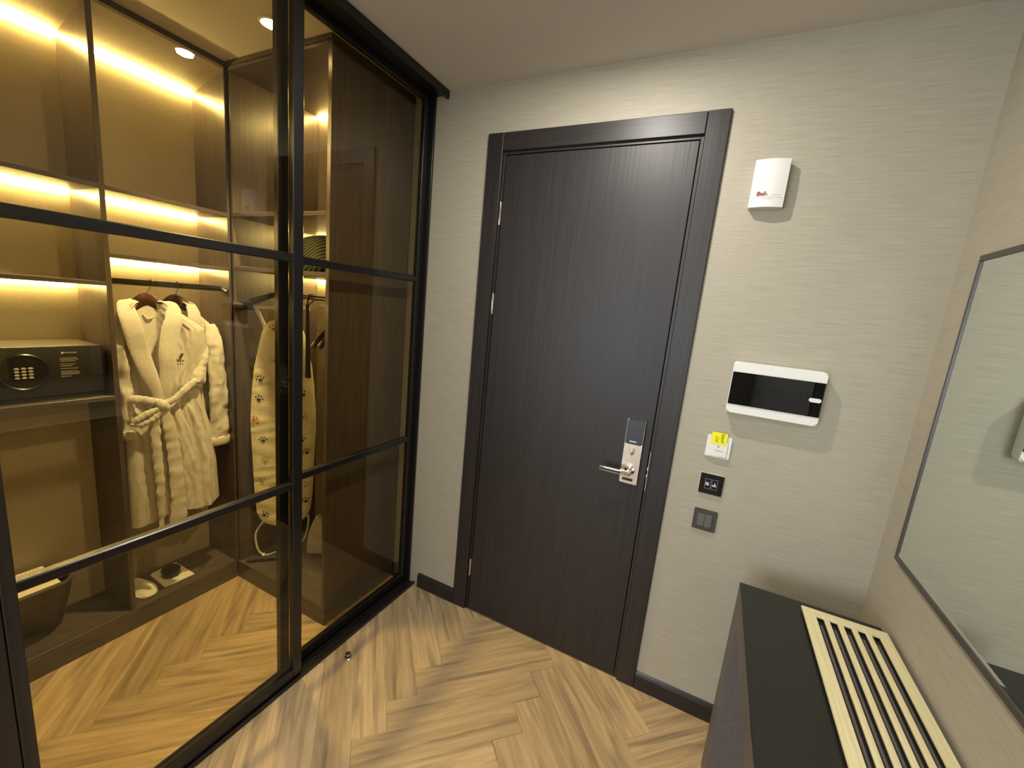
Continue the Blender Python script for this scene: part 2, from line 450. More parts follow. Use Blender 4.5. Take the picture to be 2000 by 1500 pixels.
lock = auto_smooth(mesh_obj('lock_plate', prism(rrect(1.1385, 1.092, 0.074, 0.284, 0.004), 1, 0.003, -0.014, bev=0.002, seg=2), M_satin, door))
bm = prism(rrect(1.1385, 1.181, 0.0695, 0.107, 0.006), 1, -0.014, -0.024, bev=0.004, seg=3)
auto_smooth(mesh_obj('reader_cover', bm, M_lockb, lock))
bm = bmesh.new()
box(bm, 1.1015, 1.1045, -0.0165, -0.012, 1.128, 1.190); box(bm, 1.1725, 1.1755, -0.0165, -0.012, 1.128, 1.190)
mesh_obj('cover_trim', bm, M_chrome, lock)
bm = bmesh.new()
xs = 1.1225
for wd in (0.004, 0.003, 0.004, 0.003, 0.004, 0.004):
    box(bm, xs, xs+wd, -0.0246, -0.0238, 1.1375, 1.1425); xs += wd+0.0010
mesh_obj('brand_mark', bm, M_whiteink, lock)
mesh_obj('sensor_dot', lathe([(0.002,0),(0.002,-0.0008)], (1.141,-0.0238,1.1535), n=10, axis=1), M_ink, lock)
bm = prism(rrect(1.1385, 1.095, 0.020, 0.030, 0.0099), 1, -0.014, -0.020, bev=0.001)
box(bm, 1.1345, 1.1425, -0.034, -0.019, 1.081, 1.107, 0.003, 2)
auto_smooth(mesh_obj('thumb_turn', bm, M_satin, lock))
bm = lathe([(0.0215,0), (0.0215,-0.006), (0.013,-0.010), (0.011,-0.014), (0.011,-0.05), (0.009,-0.052)], (1.1385,-0.0135,1.010), n=28, axis=1)
auto_smooth(mesh_obj('rose', bm, M_chrome, lock))
bm = bmesh.new()
box(bm, 1.020, 1.150, -0.070, -0.052, 1.000, 1.020, 0.003, 2)
lev = auto_smooth(mesh_obj('lever_handle', bm, M_chrome, lock))
mesh_obj('lever_inlay', Box(1.024, 1.112, -0.0708, -0.069, 1.0045, 1.0155, 0.0004), M_lockb, lock)
mesh_obj('slot', Box(1.1130, 1.1570, -0.0146, -0.0135, 0.962, 0.974), M_ink, lock)
bm = bmesh.new(); box(bm, 1.2098, 1.2118, 0.0, 0.0015, 0.930, 1.105)
box(bm, 1.2062, 1.2112, -0.0005, 0.002, 0.990, 1.002, 0.0006); box(bm, 1.2062, 1.2112, -0.0005, 0.002, 1.022, 1.034, 0.0006)
mesh_obj('strike_plate', bm, M_satin, door)

# ------------------------------------------------------------------ sliding partition
# head valance and floor track
tr2 = mesh_obj('trim_2', Box(0.052, 0.066, -1.62, -0.0005, 2.583, H-0.0005, 0.001), M_black, structure=True)
bm = bmesh.new(); box(bm, -0.062, 0.030, -1.62, -0.0005, 2.600, H-0.0005)
mesh_obj('head_track', bm, M_black, tr2)
tr3 = mesh_obj('trim_3', Box(-0.066, 0.030, -1.62, -0.0005, 0.0, 0.011, 0.002), M_black, structure=True)
bm = bmesh.new()
for x in (-0.066, -0.019, 0.024): box(bm, x, x+0.006, -1.62, -0.0006, 0.011, 0.019)
mesh_obj('floor_rail', bm, M_black, tr3)
tr4 = mesh_obj('trim_4', Box(-0.060, -0.006, -0.013, -0.0005, 0.019, 2.600, 0.001), M_black, structure=True)

def sliding_door(xc, ya, yb, label, st):
    t = thing('sliding_glass_door', (xc, (ya+yb)/2, 0.014), label, 'sliding door', 'sliding wardrobe doors')
    xa, xb = xc-0.0125, xc+0.0125
    z0, z1 = 0.021, 2.598
    for (y0, y1) in ((ya, ya+st), (yb-st, yb)):
        bm = Box(xa, xb, y0, y1, z0, z1, 0.002)
        mesh_obj('stile', bm, M_black, t)
    mesh_obj('bottom_rail', Box(xa, xb, ya+st, yb-st, z0, 0.066, 0.002), M_black, t)
    mesh_obj('top_rail', Box(xa, xb, ya+st, yb-st, 2.572, z1, 0.002), M_black, t)
    mesh_obj('mullion', Box(xa, xb, ya+st, yb-st, 1.727, 1.757, 0.003), M_black, t)
    mesh_obj('mullion', Box(xa, xb, ya+st, yb-st, 0.876, 0.906, 0.003), M_black, t)
    for (a, b) in ((0.066, 0.876), (0.906, 1.727), (1.757, 2.572)):
        mesh_obj('glass_pane', Box(xc-0.0025, xc+0.0025, ya+st-0.002, yb-st+0.002, a-0.002, b+0.002), M_glass, t)
    return t
front_door = sliding_door(0.0075, -1.61, -0.736, 'bronze glass sliding door in black frame in front of bathrobes and safe', 0.040)
rear_door = sliding_door(-0.0425, -0.797, -0.0145, 'bronze glass sliding door in black frame next to the entry door wall', 0.040)

# ================================================================== WARDROBE A (long unit) and B (short unit)
XA, XB = -0.83, -1.09
YR, YD, YL = -0.506, -0.966, -1.488
A = thing('open_wardrobe', (-0.96, -1.0, 0.0), 'tall open wardrobe of brown wood with lit shelves, safe and bathrobes', 'wardrobe')
TH = 0.018
mesh_obj('plinth', Box(XB-0.01, XA, YL, YR+0.004, 0.0, 0.084, 0.001), M_woodh, A)
mesh_obj('bottom_panel', Box(XB-0.01, XA, YL, YR+0.004, 0.084, 0.100, 0.001), M_woodh, A)
mesh_obj('side_panel', Box(XB-0.01, XA, YR, YR+0.012, 0.100, 2.60, 0.001), M_wood, A)
mesh_obj('side_panel', Box(XB-0.01, XA, YL, YL+TH, 0.100, 2.60, 0.001), M_wood, A)
mesh_obj('divider', Box(XB, XA, YD-TH/2, YD+TH/2, 0.100, 2.60, 0.001), M_wood, A)
mesh_obj('back_panel', Box(XB-0.012, XB, YD+TH/2, YR, 0.100, 2.60), M_linen, A)
mesh_obj('back_panel', Box(XB-0.012, XB, YL+TH, YD-TH/2, 0.100, 2.60), M_linen, A)
mesh_obj('top_trim', Box(XB, XA+0.004, YL, YR+0.012, 2.600, H-0.001), mat('trim_dark', (0.05,0.035,0.025), 0.5), A)
B1 = (YL+TH, YD-TH/2); B2 = (YD+TH/2, YR)
def shelf_a(b, z0, z1, led=True, name='shelf'):
    s = mesh_obj(name, Box(XB, XA, b[0], b[1], z0, z1, 0.001), M_woodh, A)
    if led:
        mesh_obj('led_strip', Box(XB+0.001, XB+0.011, b[0]+0.004, b[1]-0.004, z0-0.006, z0-0.0005), M_led, s)
    return s
for b in (B1, B2):
    tp = mesh_obj('top_panel', prism([(XB, 2.5155), (XA, 2.586), (XA, 2.599), (XB, 2.599)], 1, b[0], b[1]), M_linen, A)  # slope and tan linen made up so the panel carries the LED glow
    mesh_obj('led_strip', Box(XB+0.001, XB+0.010, b[0]+0.004, b[1]-0.004, 2.506, 2.513), M_led, tp)
    shelf_a(b, 1.944, 1.962)
shelf_a(B2, 1.690, 1.706)
shelf_a(B1, 1.576, 1.592)
shelf_a(B1, 1.107, 1.125, led=False)
# hanging rod with a turned end
path = [(-0.90, YD+TH/2, 1.596), (-0.90, -0.60, 1.598), (-0.90, -0.53, 1.599), (-0.893, -0.516, 1.598), (-0.87, -0.511, 1.594), (-0.838, -0.5105, 1.586)]
auto_smooth(mesh_obj('hanging_rod', tube(path, 0.0125, flat=0.5, n=14, up=(0,0,1)), M_rod, A))

BX0, BX1, BY0, BY1 = -0.826, -0.133, -0.498, -0.004
Bc = thing('open_wardrobe', (-0.48, -0.25, 0.0), 'shallow open wardrobe of brown wood holding the ironing board', 'wardrobe')
mesh_obj('plinth', Box(BX0, BX1-0.0, BY0, BY1, 0.0, 0.084, 0.001), M_woodx, Bc)
mesh_obj('bottom_panel', Box(BX0, BX1-0.022, BY0, BY1, 0.084, 0.100, 0.001), M_woodx, Bc)
mesh_obj('side_panel', Box(BX0-0.001, BX0+0.016, BY0+0.006, BY1, 0.100, 2.60, 0.001), M_wood, Bc)
mesh_obj('end_panel', Box(BX1-0.022, BX1, BY0, BY1, 0.0845, 2.60, 0.001), M_wood, Bc)
mesh_obj('back_panel', Box(BX0+0.016, BX1-0.022, BY1-0.008, BY1, 0.100, 2.60), M_linen, Bc)
mesh_obj('top_trim', Box(BX0, BX1, BY0-0.004, BY1, 2.600, H-0.001), M_wood, Bc)
def shelf_b(z0, z1, name='shelf'):
    s = mesh_obj(name, Box(BX0+0.016, BX1-0.022, BY0, BY1-0.008, z0, z1, 0.001), M_woodx, Bc)
    mesh_obj('led_strip', Box(BX0+0.02, BX1-0.026, BY1-0.019, BY1-0.009, z0-0.006, z0-0.0005), M_led, s)
shelf_b(2.585, 2.599, 'top_panel'); shelf_b(1.948, 1.966); shelf_b(1.698, 1.716)
path = [(BX0+0.021, -0.41, 1.552), (BX0+0.021, -0.30, 1.588), (BX0+0.024, -0.275, 1.594), (BX0+0.045, -0.265, 1.596), (-0.60, -0.265, 1.596), (BX1-0.0225, -0.265, 1.596)]
auto_smooth(mesh_obj('hanging_rod', tube(path, 0.0115, flat=0.55, n=14, up=(0,0,1)), M_rod, Bc))

# ================================================================== LAMPS
def downlight(x, y, lens, label, power, color, beam=None):
    t = thing('downlight', (x, y, H), label, 'ceiling light', 'recessed ceiling downlights')
    auto_smooth(mesh_obj('ring', lathe([(0.046,-0.0005), (0.046,-0.003), (0.037,-0.006), (0.034,-0.002), (0.034,-0.0005)], (x,y,H), n=32), M_whitem, t))
    mesh_obj('lens', lathe([(0.0335,-0.0008), (0.0335,-0.0022), (0.001,-0.0022)], (x,y,H), n=32), lens, t)
    if beam:                        # recessed reflector lamp with a limited beam
        ld = bpy.data.lights.new('downlight_lamp', 'SPOT'); ld.spot_size = math.radians(beam); ld.spot_blend = 0.6; ld.shadow_soft_size = 0.03
    else:                           # flush diffuser
        ld = bpy.data.lights.new('downlight_lamp', 'AREA'); ld.shape = 'DISK'; ld.size = 0.06
    ld.energy = power; ld.color = color
    o = link(bpy.data.objects.new('downlight_lamp', ld)); o.parent = t; o.location = (0, 0, -0.012)
    return t
downlight(0.95, -0.61, M_lens, 'round recessed downlight in the ceiling before the entry door', 15, (1.0, 0.945, 0.86))
downlight(0.95, -2.3, M_lens, 'added round downlight in the unseen ceiling between door and window', 12, (1.0, 0.945, 0.86))  # unseen lamp, added to light the hall walls from the side
downlight(0.95, -3.7, M_lens, 'added round downlight in the unseen ceiling near the window', 12, (1.0, 0.945, 0.86))  # also added out of view, more fill for the walls
downlight(-0.33, -0.613, M_lensw, 'warm round downlight in the ceiling inside the glazed closet', 170, (1.0, 0.84, 0.48), beam=96)

# ================================================================== WALL FITTINGS (back wall, y = 0)
# alarm siren: bowed white cover
t = thing('alarm_siren', (1.454, 0, 2.067), 'white wall alarm box with red lettering beside the entry door', 'alarm')
cx, cz, hw, hh = 1.454, 2.1445, 0.052, 0.0775
def siren(u, v):
    x = (u-0.5)*2*hw; z = (v-0.5)*2*hh
    return (cx+x, -0.036 - 0.010*math.sin(PI*u) - 0.004*math.sin(PI*v), cz+z)
bm = grid(siren, 15, 9)
front = bm.verts[:]
rim = [v for v in bm.verts if v.is_boundary]
es = [e for e in bm.edges if e.is_boundary]
r = bmesh.ops.extrude_edge_only(bm, edges=es)
nv = [g for g in r['geom'] if isinstance(g, bmesh.types.BMVert)]
for v in nv:
    v.co.y = -0.001; v.co.x = cx + (v.co.x-cx)*0.97; v.co.z = cz + (v.co.z-cz)*0.97
bm.faces.new([v for v in sorted(nv, key=lambda q: math.atan2(q.co.z-cz, q.co.x-cx))])
auto_smooth(mesh_obj('cover', bm, M_white, t))
text_obj('lettering', 'Bell', 0.0185, (1.4195, -0.0478, 2.1035), (1,-0.10,0), (0,0,1), M_redink, t, extrude=0.002, shear=0.2)
bm = bmesh.new(); box(bm, 1.450, 1.454, -0.0495, -0.0465, 2.104, 2.108)
mesh_obj('dot', bm, M_redink, t)
bm = bmesh.new()
for (a, b, z) in ((1.461, 1.494, 2.1052), (1.407, 1.500, 2.0975), (1.440, 1.470, 2.0925)):
    k = 14
    for i in range(k):
        x0 = a+(b-a)*i/k; x1 = a+(b-a)*(i+1)/k; u = ((x0+x1)/2-cx)/(2*hw)+0.5; vv = (z-cz)/(2*hh)+0.5
        y = -0.036-0.010*math.sin(PI*u)-0.004*math.sin(PI*vv)
        box(bm, x0, x1, y-0.0004, y+0.001, z-0.0004, z+0.0004)
mesh_obj('seam_line', bm, M_greyink, t)

# distribution box
t = thing('fuse_box', (1.596, 0, 1.340), 'white fuse box with smoked black window flap on the wall', 'fuse box')
bm = prism(rrect(1.596, 1.4345, 0.286, 0.190, 0.012), 1, -0.002, -0.045, bev=0.005, seg=3)
auto_smooth(mesh_obj('housing', bm, M_white, t))
mesh_obj('breaker_panel', Box(1.456, 1.737, -0.0457, -0.0445, 1.373, 1.491), mat('breaker_panel_grey', (0.045,0.047,0.052), 0.5), t)
for i in range(9):
    x = 1.545+i*0.0178
    mesh_obj('breaker', Box(x, x+0.0125, -0.0466, -0.0455, 1.416-0.0006*i, 1.450), M_dark, t)
bm = prism(rrect(1.5965, 1.432, 0.2835, 0.121, 0.002), 1, -0.0468, -0.0486)
fl = mesh_obj('flap', bm, thin_glass('smoked_flap', (0.42,0.42,0.45), 1.5), t)
bm = prism(rrect(1.7165, 1.430, 0.036, 0.014, 0.0065), 1, -0.0486, -0.0515, bev=0.001)
auto_smooth(mesh_obj('flap_latch', bm, M_white, fl))

# card switch with yellow key card
t = thing('card_switch', (1.4545, 0, 1.146), 'white key card switch holding a yellow card', 'switch')
auto_smooth(mesh_obj('frame', prism(rrect(1.4545, 1.189, 0.086, 0.086, 0.004), 1, -0.001, -0.010, bev=0.002, seg=2), M_white, t))
bm = prism(rrect(1.4545, 1.184, 0.062, 0.062, 0.004), 1, -0.010, -0.016, bev=0.0025, seg=2)
auto_smooth(mesh_obj('card_slot', bm, M_white, t))
for q in ((1.441, 1.468, -0.0164, -0.0155, 1.1762, 1.1776), (1.446, 1.475, -0.0164, -0.0155, 1.1735, 1.1748), (1.463, 1.490, -0.0104, -0.0095, 1.150, 1.1515)):
    mesh_obj('print_line', Box(*q), M_greyink, t)
mesh_obj('print_mark', lathe([(0.0045,0), (0.0045,-0.0004)], (1.4545,-0.0160,1.191), n=4, axis=1), M_greyink, t)
t = thing('key_card', (1.4525, -0.012, 1.205), 'yellow key card with black handwriting standing in the white card switch', 'card')
mesh_obj('card', prism(rrect(1.4525, 1.2245, 0.0545, 0.047, 0.002), 1, -0.0165, -0.0177), M_yellow, t)
text_obj('handwriting', 'Nexi', 0.019, (1.4560, -0.01785, 1.2455), (0.12,0,-1), (1,0,0.12), M_ink, t, extrude=0.0003, shear=0.2)
text_obj('handwriting', 'Cal', 0.017, (1.4385, -0.01785, 1.2330), (0.1,0,-1), (1,0,0.1), M_ink, t, extrude=0.0003, shear=0.2)

# touch panel
t = thing('touch_panel', (1.4545, 0, 0.991), 'black glass touch panel with two white outlined icons', 'switch')
auto_smooth(mesh_obj('backplate', prism(rrect(1.4545, 1.0325, 0.088, 0.086, 0.003), 1, -0.0005, -0.005, bev=0.0015), mat('silver_edge', (0.62,0.60,0.56), 0.35), t))
auto_smooth(mesh_obj('glass_front', prism(rrect(1.4545, 1.0325, 0.084, 0.082, 0.001), 1, -0.005, -0.010, bev=0.0006), M_smoke, t))
for (x, kind) in ((1.4425, 0), (1.4665, 1)):
    bm = bmesh.new(); a, b, c, d = x-0.0105, x+0.0105, 1.0125, 1.0535; e = 0.0009
    for q in ((a,b,c,c+e), (a,b,d-e,d), (a,a+e,c,d), (b-e,b,c,d)): box(bm, q[0], q[1], -0.0104, -0.0098, q[2], q[3])
    mesh_obj('icon_outline', bm, mat('print_grey', (0.30,0.30,0.36), 0.5), t)
    bm = bmesh.new()
    if kind == 0:
        box(bm, x-0.008, x+0.004, -0.0106, -0.0098, 1.0355, 1.0385)
        for i in range(3): box(bm, x-0.008+i*0.0042, x-0.005+i*0.0042, -0.0105, -0.0098, 1.0285, 1.0335)
        box(bm, x-0.008, x+0.006, -0.0105, -0.0098, 1.0265, 1.0275)
    else:
        prism([(x-0.002,1.0345), (x+0.001,1.0420), (x+0.0035,1.0345)], 1, -0.0106, -0.0098, bm)
        for i in range(3): box(bm, x-0.0075+i*0.0048, x-0.004+i*0.0048, -0.0105, -0.0098, 1.0260, 1.0325)
    mesh_obj('icon', bm, M_whiteink, t)

# double rocker switch
t = thing('light_switch', (1.4550, 0, 0.8365), 'grey double rocker light switch under the touch panel', 'switch')
auto_smooth(mesh_obj('frame', prism(rrect(1.4550, 0.8790, 0.084, 0.086, 0.002), 1, -0.0005, -0.010, bev=0.0015), M_grey, t))
for x in (1.4415, 1.4685):
    auto_smooth(mesh_obj('rocker', Box(x-0.0128, x+0.0128, -0.013, -0.009, 0.853, 0.905, 0.001), M_greyl, t))

# floor door stop
t = thing('door_stop', (0.116, -0.571, 0.0), 'small round chrome door stop on the wooden floor', 'door stop')
auto_smooth(mesh_obj('body', lathe([(0.0145,0.0), (0.0145,0.004), (0.011,0.006), (0.011,0.022), (0.012,0.024), (0.0115,0.028), (0.004,0.029)], (0.116,-0.571,0.0), n=24), M_chrome, t))
auto_smooth(mesh_obj('rubber_ring', lathe([(0.0115,0.013), (0.0135,0.014), (0.0135,0.019), (0.0115,0.020)], (0.116,-0.571,0.0), n=24), M_rubber, t))

# ================================================================== MIRROR on the right wall
t = thing('wall_mirror', (1.992, -0.85, 0.994), 'large rectangular mirror in thin dark frame on the side wall', 'mirror')
my0, my1, mz0, mz1 = -1.55, -0.163, 0.994, 1.903
for (y0, y1, z0, z1) in ((my0, my1, mz0, mz0+0.016), (my0, my1, mz1-0.016, mz1), (my1-0.008, my1, mz0+0.016, mz1-0.016), (my0, my0+0.008, mz0+0.016, mz1-0.016)):
    mesh_obj('frame', Box(1.983, W-0.0005, y0, y1, z0, z1, 0.0008), M_mframe, t)
bm = prism([(1.9861, mz0+0.016), (1.9869, mz0+0.025), (1.9885, mz0+0.025), (1.9885, mz0+0.016)], 1, my0+0.008, my1-0.008)
mesh_obj('bevel', bm, M_mirror, t)
mesh_obj('glass', Box(1.987, 1.991, my0+0.008, my1-0.008, mz0+0.016, mz1-0.016), M_mirror, t)

# ================================================================== CONSOLE under the mirror, with slatted grille
cx0, cx1, cy0, cy1, ctop = 1.593, 1.985, -1.62, -0.203, 0.775
t = thing('console_table', ((cx0+cx1)/2, (cy0+cy1)/2, 0.0), 'narrow grey brown console with black top under the mirror', 'console')
mesh_obj('top', Box(cx0, cx1, cy0, cy1, ctop-0.010, ctop, 0.0008), M_ctop, t)
mesh_obj('apron', Box(cx0+0.0005, cx0+0.018, cy0, cy1, ctop-0.092, ctop-0.0105, 0.001), M_cbody, t)
mesh_obj('apron', Box(cx1-0.018, cx1, cy0, cy1, ctop-0.092, ctop-0.0105, 0.001), M_cbody, t)
for (y0, y1) in ((cy1-0.110, cy1), (cy0, cy0+0.110)):
    mesh_obj('end_panel', Box(cx0+0.0005, cx1, y0, y1, 0.0, ctop-0.0925, 0.001), M_cbody, t)
mesh_obj('back_board', Box(cx1-0.012, cx1, cy0+0.111, cy1-0.111, 0.02, ctop-0.093), M_cbody, t)
t = thing('slatted_grille', (1.87, -0.9, ctop), 'pale wooden slatted grille lying on the black console top', 'grille')
gx0, gx1, gy1, gy0, gz = 1.766, 1.985, -0.248, -1.58, 0.790
slots = [(1.7995+i*0.0345, 1.8195+i*0.0345) for i in range(5)]
sy1 = gy1-0.036
gb = gz-0.006
mesh_obj('end_rail', Box(gx0, gx1, sy1, gy1, gb, gz, 0.0008), M_grille, t)
mesh_obj('end_rail', Box(gx0, gx1, gy0, gy0+0.036, gb, gz, 0.0008), M_grille, t)
edges = [gx0] + [v for s in slots for v in s] + [gx1]
for i in range(0, len(edges), 2):
    mesh_obj('slat', Box(edges[i], edges[i+1], gy0+0.036, sy1, gb, gz, 0.0008), M_grille, t)
for (a, b) in slots:
    mesh_obj('slot_bar', Box((a+b)/2-0.003, (a+b)/2+0.003, gy0+0.036, sy1-0.03, gb-0.006, gb-0.0015), M_cbody, t)
mesh_obj('slot_void', Box(gx0+0.010, gx1-0.004, gy0+0.01, gy1-0.010, ctop+0.0005, ctop+0.002), M_dark, t)  # black sheet standing for the unlit void under the slots
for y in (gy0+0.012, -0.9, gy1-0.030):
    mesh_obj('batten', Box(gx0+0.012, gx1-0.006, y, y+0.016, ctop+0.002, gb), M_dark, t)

# ================================================================== THINGS IN WARDROBE A
# --- safe
t = thing('safe', (-0.97, -1.20, 1.125), 'black hotel safe with round keypad on the wardrobe shelf', 'safe')
sx = -0.862
mesh_obj('body', Box(-1.085, sx-0.012, -1.41, -0.990, 1.1255, 1.333, 0.003), M_safe_lit, t)
mesh_obj('foot_strip', Box(sx-0.014, sx-0.004, -1.408, -0.992, 1.1255, 1.143, 0.001), M_blackp, t)
auto_smooth(mesh_obj('front_panel', Box(sx-0.012, sx, -1.41, -0.990, 1.144, 1.335, 0.004, 2), M_safe, t))
dial = auto_smooth(mesh_obj('keypad_dial', lathe([(0.068,0.0), (0.068,0.003), (0.064,0.006), (0.060,0.003), (0.001,0.0025)], (sx-0.0005,-1.214,1.242), n=40, axis=0), M_blackp, t))
for i in range(3):
    for j in range(4):
        bm = lathe([(0.0068,0.0), (0.0068,0.0022), (0.004,0.003)], (0,0,0), n=14, axis=0)
        bmesh.ops.scale(bm, vec=(1, 1.0, 0.62), verts=bm.verts[:])
        bmesh.ops.translate(bm, vec=(sx+0.002, -1.2325+i*0.0175, 1.2555-j*0.0115), verts=bm.verts[:])
        auto_smooth(mesh_obj('key', bm, M_key, dial))
bm = bmesh.new()
def dash(bm, y0, y1, z, h, x=sx):
    y = y0
    while y < y1-0.002:
        l = random.uniform(0.003, 0.009); box(bm, x-0.0005, x+0.0004, y, min(y+l, y1), z-h/2, z+h/2); y += l+0.0012
box(bm, sx-0.0005, sx+0.0004, -1.112, -1.107, 1.3055, 1.3120)
mesh_obj('brand_square', bm, M_whiteink, t)
bm = bmesh.new(); dash(bm, -1.1055, -1.068, 1.3090, 0.0045)
for (z, a, b) in ((1.288,-1.118,-1.07), (1.282,-1.118,-1.066), (1.276,-1.118,-1.075), (1.264,-1.118,-1.072), (1.257,-1.118,-1.085), (1.247,-1.118,-1.066), (1.236,-1.118,-1.07), (1.230,-1.118,-1.064), (1.224,-1.118,-1.066), (1.216,-1.118,-1.09)):
    dash(bm, a, b, z, 0.0028)
mesh_obj('instruction_print', bm, M_dimink, t)

# --- basket with printed form
t = thing('laundry_basket', (-1.02, -1.27, 0.1), 'dark brown rounded basket on the wardrobe floor', 'basket')
zt = 0.352
def oval(cx_, w_, h_, r_): return rrect(cx_, -1.285, w_, h_, r_, 8)
bm = bmesh.new()
rings = [(oval(-1.022, 0.100, 0.270, 0.035), 0.1005), (oval(-1.012, 0.122, 0.285, 0.04), 0.16), (oval(-0.985, 0.180, 0.305, 0.055), 0.27), (oval(-0.972, 0.204, 0.315, 0.06), zt-0.012),
         (oval(-0.972, 0.188, 0.299, 0.055), zt-0.012), (oval(-1.020, 0.086, 0.256, 0.03), 0.115)]
vr = [[bm.verts.new((x, y, z)) for x, y in p] for p, z in rings]
for p, q in zip(vr, vr[1:]):
    for i in range(len(p)): bm.faces.new((p[i], p[(i+1) % len(p)], q[(i+1) % len(p)], q[i]))
bm.faces.new(vr[0]); bm.faces.new(vr[-1])
auto_smooth(mesh_obj('body', bm, M_basket, t), 60)
auto_smooth(mesh_obj('rim', tube([(x, y, zt-0.008) for x, y in oval(-0.972, 0.197, 0.308, 0.058)], 0.0085, closed=True, n=10), M_basket, t))
t = thing('printed_form', (-0.97, -1.28, zt), 'cream printed laundry form lying across the dark basket', 'paper')
mesh_obj('sheet', prism([(-1.064,-1.400), (-1.064,-1.176), (-0.876,-1.176), (-0.870,-1.400)], 2, zt+0.0015, zt+0.0025), M_paper, t)
bm = bmesh.new()
for i in range(13):
    y = -1.335+i*0.0115
    box(bm, -1.050, -1.050+random.uniform(0.020, 0.045), y, y+0.004, zt+0.0024, zt+0.0028)
o = mesh_obj('print', bm, M_dimink, t); o['kind'] = 'stuff'

# --- slipper, folded bag and black box
t = thing('slipper', (-0.98, -0.885, 0.1), 'white towelling slipper with round toe beside the wardrobe divider', 'slipper')
def sole_pts(gr=0.0):
    out = []
    for i in range(40):
        a = 2*PI*i/40; c, s = math.cos(a), math.sin(a)
        L_ = 0.104+gr; wv = 0.046+gr if c > 0 else 0.036+gr
        out.append((-0.970 + L_*math.copysign(abs(c)**0.8, c), -0.886 + wv*math.copysign(abs(s)**0.9, s)))
    return out
auto_smooth(mesh_obj('sole', prism(sole_pts(0.004), 2, 0.1005, 0.111, bev=0.003, seg=2), M_slip, t))
def upper(u, v):
    a = -PI/2 + PI*u; rr = 1 - v
    x = -0.955 + (0.095*math.cos(a))*(rr*0.98+0.02); y = -0.886 + 0.046*math.sin(a)*(rr*0.98+0.02)
    return (x, y, 0.111 + 0.030*math.sin(PI/2*v)**0.8)
auto_smooth(mesh_obj('upper', grid(upper, 22, 8), M_slip, t))
t = thing('folded_bag', (-0.965, -0.753, 0.1), 'flat folded white shoe bag on the wardrobe floor', 'bag')
bm = prism([(-1.04,-0.815), (-1.055,-0.80), (-1.06,-0.69), (-0.885,-0.688), (-0.880,-0.70), (-0.885,-0.822)], 2, 0.1005, 0.1075, bev=0.003, seg=2)
auto_smooth(mesh_obj('cloth', bm, M_slip, t))
t = thing('shoe_polish_box', (-0.965, -0.757, 0.108), 'small black eight sided box on the folded white bag', 'box')
oct_ = [(-0.963+0.040*math.cos(PI/8+i*PI/4)*1.05, -0.758+0.040*math.sin(PI/8+i*PI/4)*0.95) for i in range(8)]
mesh_obj('body', prism(oct_, 2, 0.108, 0.134, bev=0.001), M_blackp, t)
mesh_obj('lid', prism([(-0.963+(x+0.963)*1.06, -0.758+(y+0.758)*1.06) for x, y in oct_], 2, 0.1342, 0.146, bev=0.002, seg=2), M_blackp, t)

# --- coat hangers and bathrobes
def wooden_hanger(yc, x, zbar, label, half=0.19, hook=None, bar=True, group='wooden hangers with robes'):
    t = thing('coat_hanger', (x, yc, 1.40), label, 'hanger', group)
    pts = [(x, yc + s*half, 1.402 + (zbar-1.402)*(1-abs(s)**1.5)) for s in [i/10-1 for i in range(21)]]
    rs = [0.011 + 0.019*(1-abs(i/10-1)) for i in range(21)]
    auto_smooth(mesh_obj('shoulder_arm', tube(pts, rs, n=10, flat=0.42, up=(0,0,1)), M_hanger, t))
    if bar: mesh_obj('trouser_bar', tube([(x, yc-half*0.85, 1.385), (x, yc+half*0.85, 1.385)], 0.005, n=8), M_hanger, t)
    hk = hook
    pts = [(x, yc, zbar+0.015), (x+(hk[0]-x)*0.4, yc+(hk[1]-yc)*0.3, zbar+0.035), (hk[0]+0.012, hk[1], 1.598), (hk[0]+0.010, hk[1], 1.609), (hk[0], hk[1], 1.6145), (hk[0]-0.010, hk[1], 1.609), (hk[0]-0.012, hk[1], 1.596)]
    mesh_obj('hook', tube(spline(pts, 6), 0.0017, n=6), M_rod, t)
    return t

